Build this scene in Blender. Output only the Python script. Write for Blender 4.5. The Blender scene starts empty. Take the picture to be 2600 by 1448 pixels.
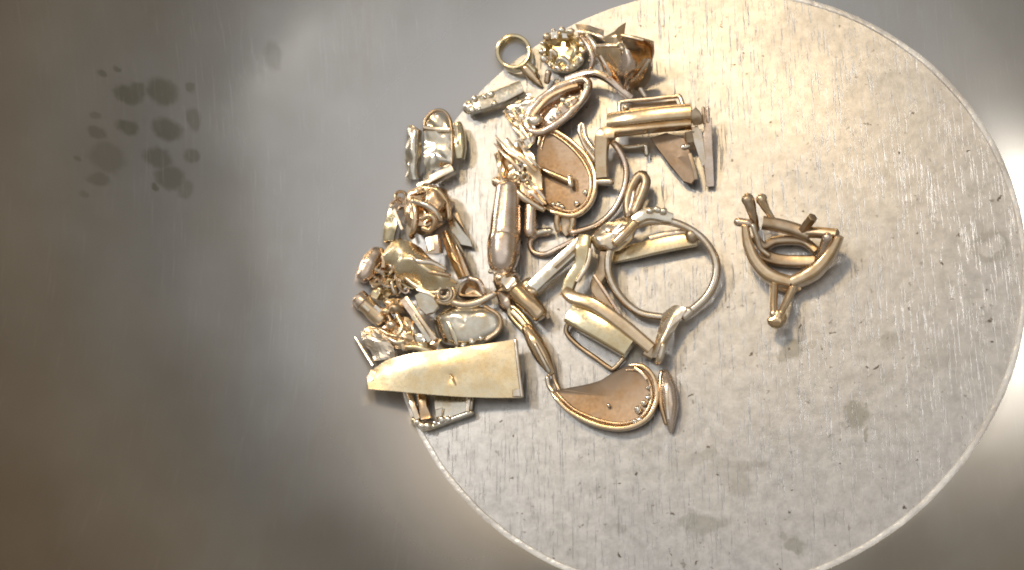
import bpy, bmesh, math, random
from mathutils import Vector, Matrix, noise

random.seed(7)
SC = bpy.context.scene
COL = SC.collection
MM = 0.001

# ------------------------------------------------------------------ camera
CAM_P = Vector((23.518, -58.914, 166.773)) * MM
CAM_R = (0.33021, 0.27169, 0.0)
cam_d = bpy.data.cameras.new('camera')
cam_d.lens = 50; cam_d.sensor_width = 36
cam_d.clip_start = 0.005; cam_d.clip_end = 10
cam = bpy.data.objects.new('camera', cam_d); COL.objects.link(cam)
cam.location = CAM_P; cam.rotation_euler = CAM_R
SC.camera = cam

# ------------------------------------------------------------------ world and lamps (indoor close-up)
w = bpy.data.worlds.new('World'); SC.world = w; w.use_nodes = True
_n = w.node_tree.nodes; _tc = _n.new('ShaderNodeTexCoord'); _sx = _n.new('ShaderNodeSeparateXYZ'); _cr = _n.new('ShaderNodeValToRGB')
_cr.color_ramp.elements[0].position = 0.10; _cr.color_ramp.elements[0].color = (0.24, 0.155, 0.09, 1)      # brown furniture and floor
_cr.color_ramp.elements[1].position = 0.90; _cr.color_ramp.elements[1].color = (0.84, 0.83, 0.82, 1)       # lit pale ceiling
_e = _cr.color_ramp.elements.new(0.46); _e.color = (0.38, 0.33, 0.26, 1)                                     # beige room walls
_e = _cr.color_ramp.elements.new(0.64); _e.color = (0.31, 0.295, 0.275, 1)
w.node_tree.links.new(_tc.outputs['Generated'], _sx.inputs[0]); w.node_tree.links.new(_sx.outputs[2], _cr.inputs[0])
w.node_tree.links.new(_cr.outputs[0], _n['Background'].inputs[0]); _n['Background'].inputs[1].default_value = 0.72

def area(name, loc, target, size, size_y, power, col):
    l = bpy.data.lights.new(name, 'AREA'); l.shape = 'RECTANGLE'
    l.size = size; l.size_y = size_y; l.energy = power; l.color = col
    o = bpy.data.objects.new(name, l); COL.objects.link(o)
    o.location = loc
    o.rotation_euler = (Vector(target) - Vector(loc)).to_track_quat('-Z', 'Y').to_euler()
    return o
area('key_lamp', (-0.37, 0.27, 0.56), (0, 0, 0), 0.08, 0.08, 1.12, (1.0, 0.96, 0.90))
area('ceiling_lamp', (0.44, 0.10, 1.02), (0, 0, 0), 0.80, 0.50, 0.25, (0.98, 0.98, 1.0))
area('warm_lamp', (-0.09, 0.33, 0.58), (0, 0, 0), 0.08, 0.08, 0.66, (1.0, 0.72, 0.38))
_t = area('tube_lamp', (0.56, -0.08, 0.84), (0, 0, 0), 0.26, 0.012, 0.03, (1.0, 0.97, 0.92))
_t.rotation_euler.rotate_axis('Z', -0.5)

SC.view_settings.view_transform = 'Standard'
SC.view_settings.look = 'None'
SC.view_settings.exposure = 0.17
SC.view_settings.gamma = 1.0
SC.cycles.filter_width = 1.9          # a phone video frame is a little soft

# ------------------------------------------------------------------ bowl profile and pixel -> place
RD = 39.25 * MM          # radius of the flat bottom
A0 = math.radians(21)     # slope where the wall leaves the bottom
RC = 92 * MM             # radius of the wall's curve
def floor_z(r):
    d = r - RD
    if d <= 0: return 0.0
    d = min(d + RC * math.sin(A0), RC * 0.9)
    return RC * math.cos(A0) - math.sqrt(RC * RC - d * d)
F_PX = 50 / 36 * 2600
from mathutils import Euler
CAM_M = Euler(CAM_R).to_matrix()
S = 4.93e-5              # metres for one photo pixel near the middle of the bottom
def W(u, v, h=0.0):
    """the point at height h (photo pixels) above the bowl's inner surface that stands at pixel (u, v)"""
    d = CAM_M @ Vector(((u - 1300) / F_PX, -(v - 724) / F_PX, -1.0))
    z = h * S
    lo, hi = 0.09, 0.40                                   # bisection along the ray, down to the surface raised by h
    for _ in range(44):
        m = (lo + hi)/2; p = CAM_P + d*m
        if p.z > floor_z(math.hypot(p.x, p.y)) + z: lo = m
        else: hi = m
    return p
def WL(pts): return [W(*p) for p in pts]

# ------------------------------------------------------------------ materials
def new_mat(name):
    m = bpy.data.materials.new(name); m.use_nodes = True
    nt = m.node_tree; nt.nodes.clear()
    out = nt.nodes.new('ShaderNodeOutputMaterial'); b = nt.nodes.new('ShaderNodeBsdfPrincipled')
    nt.links.new(b.outputs[0], out.inputs[0])
    return m, nt, b
def nd(nt, typ, **kw):
    n = nt.nodes.new(typ)
    for k, v in kw.items():
        if k.startswith('i_'):
            n.inputs[k[2:].replace('_', ' ')].default_value = v
        else: setattr(n, k, v)
    return n
def metal(name, col, rough=0.22, var=0.1, bump=0.012, dark=0.84):
    """worn precious metal: tarnish patches, fine scratches, uneven polish"""
    m, nt, b = new_mat(name); L = nt.links.new
    tc = nd(nt, 'ShaderNodeTexCoord')
    n1 = nd(nt, 'ShaderNodeTexNoise', i_Scale=420.0, i_Detail=4.0, i_Roughness=0.6)
    n2 = nd(nt, 'ShaderNodeTexNoise', i_Scale=2600.0, i_Detail=3.0)
    L(tc.outputs['Object'], n1.inputs['Vector']); L(tc.outputs['Object'], n2.inputs['Vector'])
    mp = nd(nt, 'ShaderNodeMapping'); mp.inputs['Scale'].default_value = (900, 9000, 3000)
    mp.inputs['Rotation'].default_value = (0.3, 0.2, 0.7)
    L(tc.outputs['Object'], mp.inputs['Vector'])
    n3 = nd(nt, 'ShaderNodeTexNoise', i_Scale=1.0, i_Detail=2.0); L(mp.outputs[0], n3.inputs['Vector'])
    cr = nd(nt, 'ShaderNodeValToRGB')
    cr.color_ramp.elements[0].position = 0.36; cr.color_ramp.elements[1].position = 0.60
    cr.color_ramp.elements[0].color = (col[0]*dark, col[1]*dark*0.9, col[2]*dark*0.75, 1)
    cr.color_ramp.elements[1].color = (*col, 1)
    L(n1.outputs[0], cr.inputs[0]); L(cr.outputs[0], b.inputs['Base Color'])
    b.inputs['Metallic'].default_value = 1
    mr = nd(nt, 'ShaderNodeMapRange'); mr.inputs[1].default_value = 0.3; mr.inputs[2].default_value = 0.7
    mr.inputs[3].default_value = max(0.05, rough - var*0.4); mr.inputs[4].default_value = rough + var*0.6
    L(n2.outputs[0], mr.inputs[0]); L(mr.outputs[0], b.inputs['Roughness'])
    ad = nd(nt, 'ShaderNodeMath', operation='ADD'); L(n1.outputs[0], ad.inputs[0]); L(n3.outputs[0], ad.inputs[1])
    bp = nd(nt, 'ShaderNodeBump'); bp.inputs['Strength'].default_value = bump; bp.inputs['Distance'].default_value = 0.00025
    L(ad.outputs[0], bp.inputs['Height']); L(bp.outputs[0], b.inputs['Normal'])
    return m
YEL  = metal('yellow_gold', (0.88, 0.69, 0.47), 0.20)
ROSE = metal('rose_gold', (0.85, 0.71, 0.60), 0.24)
PALE = metal('pale_gold', (0.92, 0.82, 0.69), 0.22)
GRN  = metal('green_gold', (0.84, 0.74, 0.51), 0.18)
WHT  = metal('white_gold', (0.82, 0.77, 0.66), 0.16)
BRN  = metal('brown_gold', (0.62, 0.49, 0.35), 0.34, dark=0.7)
PLT  = metal('matte_gold_back', (0.33, 0.245, 0.175), 0.44, 0.10, 0.015, dark=0.9)
SHEET= metal('sheet_gold', (0.88, 0.76, 0.53), 0.28, 0.10, 0.015, dark=0.95)
STON = metal('bright_grain', (0.95, 0.90, 0.80), 0.10, 0.08, 0.1, dark=0.9)
COP  = metal('copper_gold', (0.78, 0.59, 0.40), 0.24)

# steel of the bowl -------------------------------------------------
def blob_mask(nt, vec, blobs, soft=0.42):
    """sum of irregular spots: list of (x, y, rx, ry, strength) in metres"""
    L = nt.links.new; last = None
    for (x, y, rx, ry, st) in blobs:
        s = nd(nt, 'ShaderNodeVectorMath', operation='SUBTRACT'); s.inputs[1].default_value = (x, y, 0)
        L(vec, s.inputs[0])
        mu = nd(nt, 'ShaderNodeVectorMath', operation='MULTIPLY'); mu.inputs[1].default_value = (1/rx, 1/ry, 0)
        L(s.outputs[0], mu.inputs[0])
        le = nd(nt, 'ShaderNodeVectorMath', operation='LENGTH'); L(mu.outputs[0], le.inputs[0])
        mr = nd(nt, 'ShaderNodeMapRange', interpolation_type='SMOOTHSTEP')
        mr.inputs[1].default_value = 1.0; mr.inputs[2].default_value = 1.0 - soft
        mr.inputs[3].default_value = 0.0; mr.inputs[4].default_value = st
        L(le.outputs['Value'], mr.inputs[0])
        if last is None: last = mr.outputs[0]
        else:
            mx = nd(nt, 'ShaderNodeMath', operation='MAXIMUM'); L(last, mx.inputs[0]); L(mr.outputs[0], mx.inputs[1]); last = mx.outputs[0]
    return last
def px_blobs(lst):
    out = []
    for (u, v, ru, rv, st) in lst:
        p = W(u, v); q = W(u + ru, v); t = W(u, v + rv)
        out.append((p.x, p.y, (q - p).length, (t - p).length, st))
    return out
FLOOR_ST_SHADE = px_blobs([(2010,885,42,38,.85),(2060,872,18,14,.5),(1985,905,14,22,.6),(2180,1055,44,42,.75),(2205,1105,10,18,.7),(2145,1075,20,8,.4),
    (2020,1385,34,26,.7),(1990,1360,10,20,.5),(1790,1335,60,34,.6),(1745,1320,30,26,.5),(1575,1345,22,18,.45),(1850,1190,60,36,.30),(1880,1230,34,46,.45),
    (1900,1180,60,20,.4),(1800,1160,26,14,.4),(2250,865,34,30,.35),(2230,960,60,40,.18),(1745,1170,60,30,.25),(1420,1400,80,60,.18),(1960,1100,30,50,.2),
    (1500,1050,90,40,.18),(2400,900,90,60,.18),(1650,1130,40,40,.2),(2120,690,40,20,.2)])  # last spot paints in the prong setting's cast shadow
RING_ST = px_blobs([(2515,625,62,46,.5)]); RING_IN = px_blobs([(2515,625,40,26,1.0)])
WALL_ST = px_blobs([(412,232,40,44,.95),(420,328,40,34,.95),(322,240,34,30,.9),(322,322,26,25,.9),(400,400,36,34,.85),(430,450,36,40,.85),(486,395,24,24,.75),
    (482,220,12,18,.7),(490,305,20,36,.65),(255,185,14,14,.7),(292,172,10,9,.7),(245,335,24,22,.65),(270,400,44,50,.5),(250,455,24,24,.6),(205,490,12,12,.5),
    (195,403,10,10,.6),(395,476,9,13,1.0),(690,140,26,46,.4),(470,480,20,30,.6),(238,290,14,10,.5),(345,222,22,26,.8)])

def steel(name, floor):
    m, nt, b = new_mat(name); L = nt.links.new
    tc = nd(nt, 'ShaderNodeTexCoord'); co = tc.outputs['Object']
    # warped coordinates for the stains and the painted shadow spot
    nw = nd(nt, 'ShaderNodeTexNoise', i_Scale=420.0, i_Detail=5.0, i_Roughness=0.62); L(co, nw.inputs['Vector'])
    vs = nd(nt, 'ShaderNodeVectorMath', operation='SUBTRACT'); vs.inputs[1].default_value = (0.5, 0.5, 0.5); L(nw.outputs['Color'], vs.inputs[0])
    vm = nd(nt, 'ShaderNodeVectorMath', operation='SCALE'); vm.inputs['Scale'].default_value = 0.0034 if floor else 0.0016
    L(vs.outputs[0], vm.inputs[0])
    va = nd(nt, 'ShaderNodeVectorMath', operation='ADD'); L(co, va.inputs[0]); L(vm.outputs[0], va.inputs[1])
    if floor:
        mask = blob_mask(nt, va.outputs[0], FLOOR_ST_SHADE)
        r1 = blob_mask(nt, va.outputs[0], RING_ST, .35); r2 = blob_mask(nt, va.outputs[0], RING_IN, .4)
        sb = nd(nt, 'ShaderNodeMath', operation='SUBTRACT', use_clamp=True); L(r1, sb.inputs[0]); L(r2, sb.inputs[1])
        mx = nd(nt, 'ShaderNodeMath', operation='MAXIMUM'); L(mask, mx.inputs[0]); L(sb.outputs[0], mx.inputs[1]); mask = mx.outputs[0]
        # worn cloudy mottling
        nm = nd(nt, 'ShaderNodeTexNoise', i_Scale=620.0, i_Detail=6.0, i_Roughness=0.72); L(co, nm.inputs['Vector'])
        nl = nd(nt, 'ShaderNodeTexNoise', i_Scale=70.0, i_Detail=3.0); L(co, nl.inputs['Vector'])
        # dark pits
        vo = nd(nt, 'ShaderNodeTexVoronoi', i_Scale=420.0); L(va.outputs[0], vo.inputs['Vector'])
        lt = nd(nt, 'ShaderNodeMapRange'); lt.inputs[1].default_value = 0.12; lt.inputs[2].default_value = 0.06
        lt.inputs[3].default_value = 0; lt.inputs[4].default_value = 1; L(vo.outputs['Distance'], lt.inputs[0])
        sx = nd(nt, 'ShaderNodeSeparateXYZ'); L(vo.outputs['Color'], sx.inputs[0])
        gt = nd(nt, 'ShaderNodeMath', operation='GREATER_THAN'); gt.inputs[1].default_value = 0.35; L(sx.outputs[0], gt.inputs[0])
        pit = nd(nt, 'ShaderNodeMath', operation='MULTIPLY'); L(lt.outputs[0], pit.inputs[0]); L(gt.outputs[0], pit.inputs[1])
        vo2 = nd(nt, 'ShaderNodeTexVoronoi', i_Scale=900.0); L(va.outputs[0], vo2.inputs['Vector'])
        lt2 = nd(nt, 'ShaderNodeMapRange'); lt2.inputs[1].default_value = 0.2; lt2.inputs[2].default_value = 0.1
        L(vo2.outputs['Distance'], lt2.inputs[0]); sx2 = nd(nt, 'ShaderNodeSeparateXYZ'); L(vo2.outputs['Color'], sx2.inputs[0])
        gt2 = nd(nt, 'ShaderNodeMath', operation='GREATER_THAN'); gt2.inputs[1].default_value = 0.68; L(sx2.outputs[0], gt2.inputs[0])
        pit2 = nd(nt, 'ShaderNodeMath', operation='MULTIPLY'); L(lt2.outputs[0], pit2.inputs[0]); L(gt2.outputs[0], pit2.inputs[1])
        ph = nd(nt, 'ShaderNodeMath', operation='MULTIPLY'); ph.inputs[1].default_value = .55; L(pit2.outputs[0], ph.inputs[0])
        pm = nd(nt, 'ShaderNodeMath', operation='MAXIMUM'); L(pit.outputs[0], pm.inputs[0]); L(ph.outputs[0], pm.inputs[1])
    else:
        mask = blob_mask(nt, va.outputs[0], WALL_ST, .5)
        nm = nd(nt, 'ShaderNodeTexNoise', i_Scale=90.0, i_Detail=3.0, i_Roughness=0.5); L(co, nm.inputs['Vector'])
        nl = nd(nt, 'ShaderNodeTexNoise', i_Scale=40.0, i_Detail=2.0); L(co, nl.inputs['Vector'])
    # long fine scratches
    def scratches(sc, rot, lo, hi):
        mp = nd(nt, 'ShaderNodeMapping'); mp.inputs['Scale'].default_value = sc; mp.inputs['Rotation'].default_value = (0, 0, rot)
        L(co, mp.inputs['Vector'])
        n = nd(nt, 'ShaderNodeTexNoise', i_Scale=1.0, i_Detail=3.0, i_Roughness=0.7); L(mp.outputs[0], n.inputs['Vector'])
        r = nd(nt, 'ShaderNodeMapRange'); r.inputs[1].default_value = lo; r.inputs[2].default_value = hi; L(n.outputs[0], r.inputs[0])
        return r.outputs[0]
    s1 = scratches((3800, 170, 100), 0.22, .60, .74)
    s2 = scratches((3600, 130, 100), 0.75, .615, .74)
    s3 = scratches((3400, 90, 100), -0.12, .63, .73)
    s0 = nd(nt, 'ShaderNodeMath', operation='MAXIMUM'); L(s1, s0.inputs[0]); L(s2, s0.inputs[1])
    sm = nd(nt, 'ShaderNodeMath', operation='MAXIMUM'); L(s0.outputs[0], sm.inputs[0]); L(s3, sm.inputs[1])
    base = nd(nt, 'ShaderNodeValToRGB'); e = base.color_ramp.elements
    if floor:
        e[0].position = .34; e[0].color = (.385, .378, .368, 1); e[1].position = .62; e[1].color = (.52, .513, .505, 1)
    else:
        e[0].position = .25; e[0].color = (.40, .385, .36, 1); e[1].position = .7; e[1].color = (.47, .46, .44, 1)
    L(nm.outputs[0], base.inputs[0])
    mixa = nd(nt, 'ShaderNodeMix', data_type='RGBA'); mixa.inputs[7].default_value = (.28, .27, .24, 1) if floor else (.27, .26, .22, 1)
    L(mask, mixa.inputs[0]); L(base.outputs[0], mixa.inputs[6]); col = mixa.outputs[2]
    if floor:
        mixp = nd(nt, 'ShaderNodeMix', data_type='RGBA'); mixp.inputs[7].default_value = (.13, .11, .09, 1)
        L(pm.outputs[0], mixp.inputs[0]); L(col, mixp.inputs[6]); col = mixp.outputs[2]
        mixs = nd(nt, 'ShaderNodeMix', data_type='RGBA'); mixs.inputs[7].default_value = (.33, .31, .28, 1)
        sf = nd(nt, 'ShaderNodeMath', operation='MULTIPLY'); sf.inputs[1].default_value = .24; L(sm.outputs[0], sf.inputs[0])
        L(sf.outputs[0], mixs.inputs[0]); L(col, mixs.inputs[6]); col = mixs.outputs[2]
    if not floor:
        mw = nd(nt, 'ShaderNodeMix', data_type='RGBA'); mw.inputs[7].default_value = (.60, .59, .57, 1)
        wf = nd(nt, 'ShaderNodeMath', operation='MULTIPLY'); wf.inputs[1].default_value = .35; L(sm.outputs[0], wf.inputs[0])
        L(wf.outputs[0], mw.inputs[0]); L(col, mw.inputs[6]); col = mw.outputs[2]
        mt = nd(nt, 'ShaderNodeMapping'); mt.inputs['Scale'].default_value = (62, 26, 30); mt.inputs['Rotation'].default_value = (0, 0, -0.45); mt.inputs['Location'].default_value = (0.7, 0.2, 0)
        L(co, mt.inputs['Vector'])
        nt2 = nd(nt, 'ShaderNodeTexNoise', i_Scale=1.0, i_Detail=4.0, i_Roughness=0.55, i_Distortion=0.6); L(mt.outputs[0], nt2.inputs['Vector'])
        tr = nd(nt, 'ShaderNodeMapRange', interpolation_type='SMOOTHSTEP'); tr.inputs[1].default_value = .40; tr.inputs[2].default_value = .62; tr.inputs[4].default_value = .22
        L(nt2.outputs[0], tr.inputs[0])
        mixt = nd(nt, 'ShaderNodeMix', data_type='RGBA'); mixt.inputs[7].default_value = (.40, .33, .24, 1)  # brown streaks paint warm room reflections into the wall's colour
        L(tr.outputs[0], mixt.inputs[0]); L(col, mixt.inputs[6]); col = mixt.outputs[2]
    L(col, b.inputs['Base Color'])
    b.inputs['Metallic'].default_value = 0.95 if floor else 1.0
    rr = nd(nt, 'ShaderNodeMapRange'); rr.inputs[1].default_value = .3; rr.inputs[2].default_value = .7
    rr.inputs[3].default_value = .32 if floor else .17; rr.inputs[4].default_value = .42 if floor else .24
    L(nl.outputs[0], rr.inputs[0]); rough = rr.outputs[0]
    if not floor:                                     # wall's left foot: scratched dull, and painted lighter as if lit like the bottom
        ln = nd(nt, 'ShaderNodeVectorMath', operation='MULTIPLY'); ln.inputs[1].default_value = (1, 1, 0); L(va.outputs[0], ln.inputs[0])
        lr = nd(nt, 'ShaderNodeVectorMath', operation='LENGTH'); L(ln.outputs[0], lr.inputs[0])
        w1 = nd(nt, 'ShaderNodeMapRange', interpolation_type='SMOOTHSTEP'); w1.inputs[1].default_value = RD + .015; w1.inputs[2].default_value = RD; L(lr.outputs['Value'], w1.inputs[0])
        nn = nd(nt, 'ShaderNodeVectorMath', operation='NORMALIZE'); L(ln.outputs[0], nn.inputs[0])
        dt = nd(nt, 'ShaderNodeVectorMath', operation='DOT_PRODUCT'); dt.inputs[1].default_value = (-.9, .43, 0); L(nn.outputs[0], dt.inputs[0])
        w2 = nd(nt, 'ShaderNodeMapRange', interpolation_type='SMOOTHSTEP'); w2.inputs[1].default_value = -.1; w2.inputs[2].default_value = .6; L(dt.outputs['Value'], w2.inputs[0])
        wm = nd(nt, 'ShaderNodeMath', operation='MULTIPLY'); L(w1.outputs[0], wm.inputs[0]); L(w2.outputs[0], wm.inputs[1])
        mxr = nd(nt, 'ShaderNodeMix', data_type='FLOAT'); mxr.inputs[3].default_value = .42; L(wm.outputs[0], mxr.inputs[0]); L(rough, mxr.inputs[2]); rough = mxr.outputs[0]
        mxc = nd(nt, 'ShaderNodeMix', data_type='RGBA'); mxc.inputs[7].default_value = (.54, .53, .525, 1)
        L(wm.outputs[0], mxc.inputs[0]); L(col, mxc.inputs[6]); L(mxc.outputs[2], b.inputs['Base Color'])
    L(rough, b.inputs['Roughness'])
    bp = nd(nt, 'ShaderNodeBump'); bp.inputs['Distance'].default_value = .0003; bp.inputs['Strength'].default_value = .32 if floor else .03
    ad = nd(nt, 'ShaderNodeMath', operation='MULTIPLY_ADD'); ad.inputs[1].default_value = -.5 if floor else .25
    nq = nd(nt, 'ShaderNodeMath', operation='MULTIPLY'); nq.inputs[1].default_value = .22 if floor else 1.0; L(nm.outputs[0], nq.inputs[0])
    L(sm.outputs[0], ad.inputs[0]); L(nq.outputs[0], ad.inputs[2])
    L(ad.outputs[0], bp.inputs['Height']); L(bp.outputs[0], b.inputs['Normal'])
    return m
STEEL_F = steel('worn_steel_bottom', True)
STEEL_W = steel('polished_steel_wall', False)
mr_, nt_, b_ = new_mat('worn_lit_edge')
b_.inputs['Base Color'].default_value = (.88, .85, .80, 1); b_.inputs['Metallic'].default_value = .25; b_.inputs['Roughness'].default_value = .38  # near-white colour paints in the light the ridge catches
n_ = nd(nt_, 'ShaderNodeTexNoise', i_Scale=900.0, i_Detail=3.0); t_ = nd(nt_, 'ShaderNodeTexCoord'); nt_.links.new(t_.outputs['Object'], n_.inputs['Vector'])
p_ = nd(nt_, 'ShaderNodeBump'); p_.inputs['Distance'].default_value = .0004; p_.inputs['Strength'].default_value = .7
nt_.links.new(n_.outputs[0], p_.inputs['Height']); nt_.links.new(p_.outputs[0], b_.inputs['Normal'])
m_ = nd(nt_, 'ShaderNodeTexNoise', i_Scale=120.0, i_Detail=5.0, i_Roughness=.65); nt_.links.new(t_.outputs['Object'], m_.inputs['Vector'])
c_ = nd(nt_, 'ShaderNodeValToRGB'); c_.color_ramp.elements[0].position = .38; c_.color_ramp.elements[0].color = (.70, .66, .61, 1)
c_.color_ramp.elements[1].position = .56; c_.color_ramp.elements[1].color = (.97, .95, .91, 1)
nt_.links.new(m_.outputs[0], c_.inputs[0]); nt_.links.new(c_.outputs[0], b_.inputs['Base Color'])
EDGE = mr_

# ------------------------------------------------------------------ object helpers
def props(o, label, cat, group=None):
    o['label'] = label; o['category'] = cat
    if group: o['group'] = group
    return o
def thing(name, label, cat, u, v, group=None):
    o = bpy.data.objects.new(name, None); COL.objects.link(o)
    o.empty_display_size = 0.002
    o.location = W(u, v, 0)
    return props(o, label, cat, group)
def obj(name, bm, mat, parent=None, smooth=True, origin=None):
    org = parent.location if parent is not None and parent.type == 'EMPTY' else origin
    if parent is not None and parent.type != 'EMPTY': org = parent.parent.location if parent.parent else parent.location
    if org is None:
        c = Vector((0, 0, 0))
        for v in bm.verts: c += v.co
        c /= max(1, len(bm.verts)); c.z = min(v.co.z for v in bm.verts); org = c
    bmesh.ops.recalc_face_normals(bm, faces=bm.faces)
    bmesh.ops.translate(bm, verts=bm.verts, vec=-Vector(org))
    me = bpy.data.meshes.new(name); bm.to_mesh(me); bm.free()
    me.materials.append(mat)
    o = bpy.data.objects.new(name, me); COL.objects.link(o)
    if parent is not None: o.parent = parent
    else: o.location = org
    if smooth:
        me.shade_smooth()
        try: me.set_sharp_from_angle(angle=math.radians(38))
        except Exception: pass
    return o

# ------------------------------------------------------------------ shape helpers (all in world metres)
def catmull(pts, vals, k=6, closed=False):
    n = len(pts); P, V = [], []
    segs = n if closed else n - 1
    for i in range(segs):
        g = lambda j: pts[j % n] if closed else pts[max(0, min(n - 1, j))]
        p0, p1, p2, p3 = g(i-1), g(i), g(i+1), g(i+2)
        v1, v2 = vals[i % n], vals[(i+1) % n]
        for s in range(k):
            t = s / k
            P.append(0.5*((2*p1) + (p2-p0)*t + (2*p0-5*p1+4*p2-p3)*t*t + (3*p1-p0-3*p2+p3)*t**3))
            V.append(v1*(1-t) + v2*t)
    if not closed: P.append(pts[-1].copy()); V.append(vals[-1])
    return P, V
def rrect(a, b, r=0.35, n=3):
    """rounded rectangle section, half sizes a, b"""
    r *= min(a, b) * 2 * 0.5 * 2 if False else min(a, b)
    out = []
    for cx, cy, a0 in ((a-r, b-r, 0), (-a+r, b-r, 90), (-a+r, -b+r, 180), (a-r, -b+r, 270)):
        for i in range(n + 1):
            t = math.radians(a0 + 90 * i / n); out.append((cx + r*math.cos(t), cy + r*math.sin(t)))
    return out
def circ(r, n=14, fl=1.0): return [(r*math.cos(2*math.pi*i/n), fl*r*math.sin(2*math.pi*i/n)) for i in range(n)]
def sweep(bm, pts, sec, scale=None, closed=False, k=6, roundend=False, jig=0.0, up=Vector((0, 0, 1)), twist=0.0, seed=0.0):
    """sec: section points in photo pixels (side, up); pts: world points; scale: one factor for each point"""
    sc = scale or [1.0] * len(pts)
    P, V = catmull(pts, sc, k, closed) if k > 1 else (list(pts), list(sc))
    n = len(P); rad = max(abs(s[0]) for s in sec) * S
    T = []
    for i in range(n):
        a = P[(i-1) % n] if closed or i > 0 else P[i]; b = P[(i+1) % n] if closed or i < n-1 else P[i]
        T.append((b - a).normalized())
    if roundend and not closed:
        def cap(p, t, v, sgn):
            o = []
            for ang in (28, 54, 74, 86):
                o.append((p + t*sgn*rad*v*math.sin(math.radians(ang))*roundend, v*math.cos(math.radians(ang))))
            return o
        c0 = cap(P[0], T[0], V[0], -1)[::-1]; c1 = cap(P[-1], T[-1], V[-1], 1)
        P = [c[0] for c in c0] + P + [c[0] for c in c1]; V = [c[1] for c in c0] + V + [c[1] for c in c1]
        T = [T[0]]*len(c0) + T + [T[-1]]*len(c1); n = len(P)
    rings = []
    for i in range(n):
        t = T[i]; sd = t.cross(up)
        if sd.length < 1e-4: sd = t.cross(Vector((0.3, 1, 0)))
        sd.normalize(); uv = sd.cross(t).normalized()
        if twist: 
            q = Matrix.Rotation(twist, 3, t); sd = q @ sd; uv = q @ uv
        ring = []
        for (a, b) in sec:
            co = P[i] + (sd*a + uv*b) * S * V[i]
            if jig:
                co += noise.noise_vector(co*900 + Vector((seed, 0, 0))) * jig * S
            ring.append(bm.verts.new(co))
        rings.append(ring)
    m = len(sec)
    for i in range(n if closed else n-1):
        A, B = rings[i], rings[(i+1) % n]
        for j in range(m):
            bm.faces.new((A[j], A[(j+1) % m], B[(j+1) % m], B[j]))
    if not closed:
        bm.faces.new(rings[0][::-1]); bm.faces.new(rings[-1])
    return bm
def ball(bm, c, r, sq=(1, 1, 1), seg=12, jig=0):
    ret = bmesh.ops.create_uvsphere(bm, u_segments=seg, v_segments=max(6, seg*2//3), radius=r*S)
    for v in ret['verts']:
        v.co = Vector((v.co.x*sq[0], v.co.y*sq[1], v.co.z*sq[2])) + c
        if jig: v.co += noise.noise_vector(v.co*1100)*jig*S
    return bm
def dish(bm, outline, prof, smooth_k=4, centre=None, jig=0, jf=800):
    """loft of an outline towards its middle. prof: list of (inset in px, rise in px) from the underside's edge to the middle"""
    P = catmull(outline, [1]*len(outline), smooth_k, True)[0] if smooth_k > 1 else outline
    c = centre or sum(P, Vector())/len(P)
    n = len(P); rings = []
    for (ins, dz) in prof:
        ring = []
        for p in P:
            d = c - p; d2 = d.length; f = min(1.0, ins*S/d2) if ins < 9000 else 1.0
            co = p + d*f + Vector((0, 0, dz*S))
            if jig: co += noise.noise_vector(co*jf)*jig*S
            ring.append(bm.verts.new(co))
        rings.append(ring)
    for A, B in zip(rings, rings[1:]):
        for j in range(n): bm.faces.new((A[j], A[(j+1) % n], B[(j+1) % n], B[j]))
    for ring in (rings[0], rings[-1]):
        cc = sum((v.co for v in ring), Vector())/n; vc = bm.verts.new(cc)
        for j in range(n): bm.faces.new((ring[j], ring[(j+1) % n], vc))
    return bm
def slab(bm, pts, th, bev=3, k=1, jig=0, dome=0, jf=800):
    """flat cut plate: pts top outline, th thickness (px)"""
    P = WL(pts) if not isinstance(pts[0], Vector) else pts
    if k == 1:                                        # keep corners, add points along the edges
        Q = []
        for i, p in enumerate(P):
            q = P[(i+1) % len(P)]; m = max(2, int((q-p).length/(16*S)))
            Q += [p.lerp(q, s/m) for s in range(m)]
        P = Q
    prof = [(30, -th), (bev, -th), (0, -th+bev), (0, -bev), (bev, 0), (20, dome*.5), (45, dome)]
    return dish(bm, P, prof, k, jig=jig, jf=jf)
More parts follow.
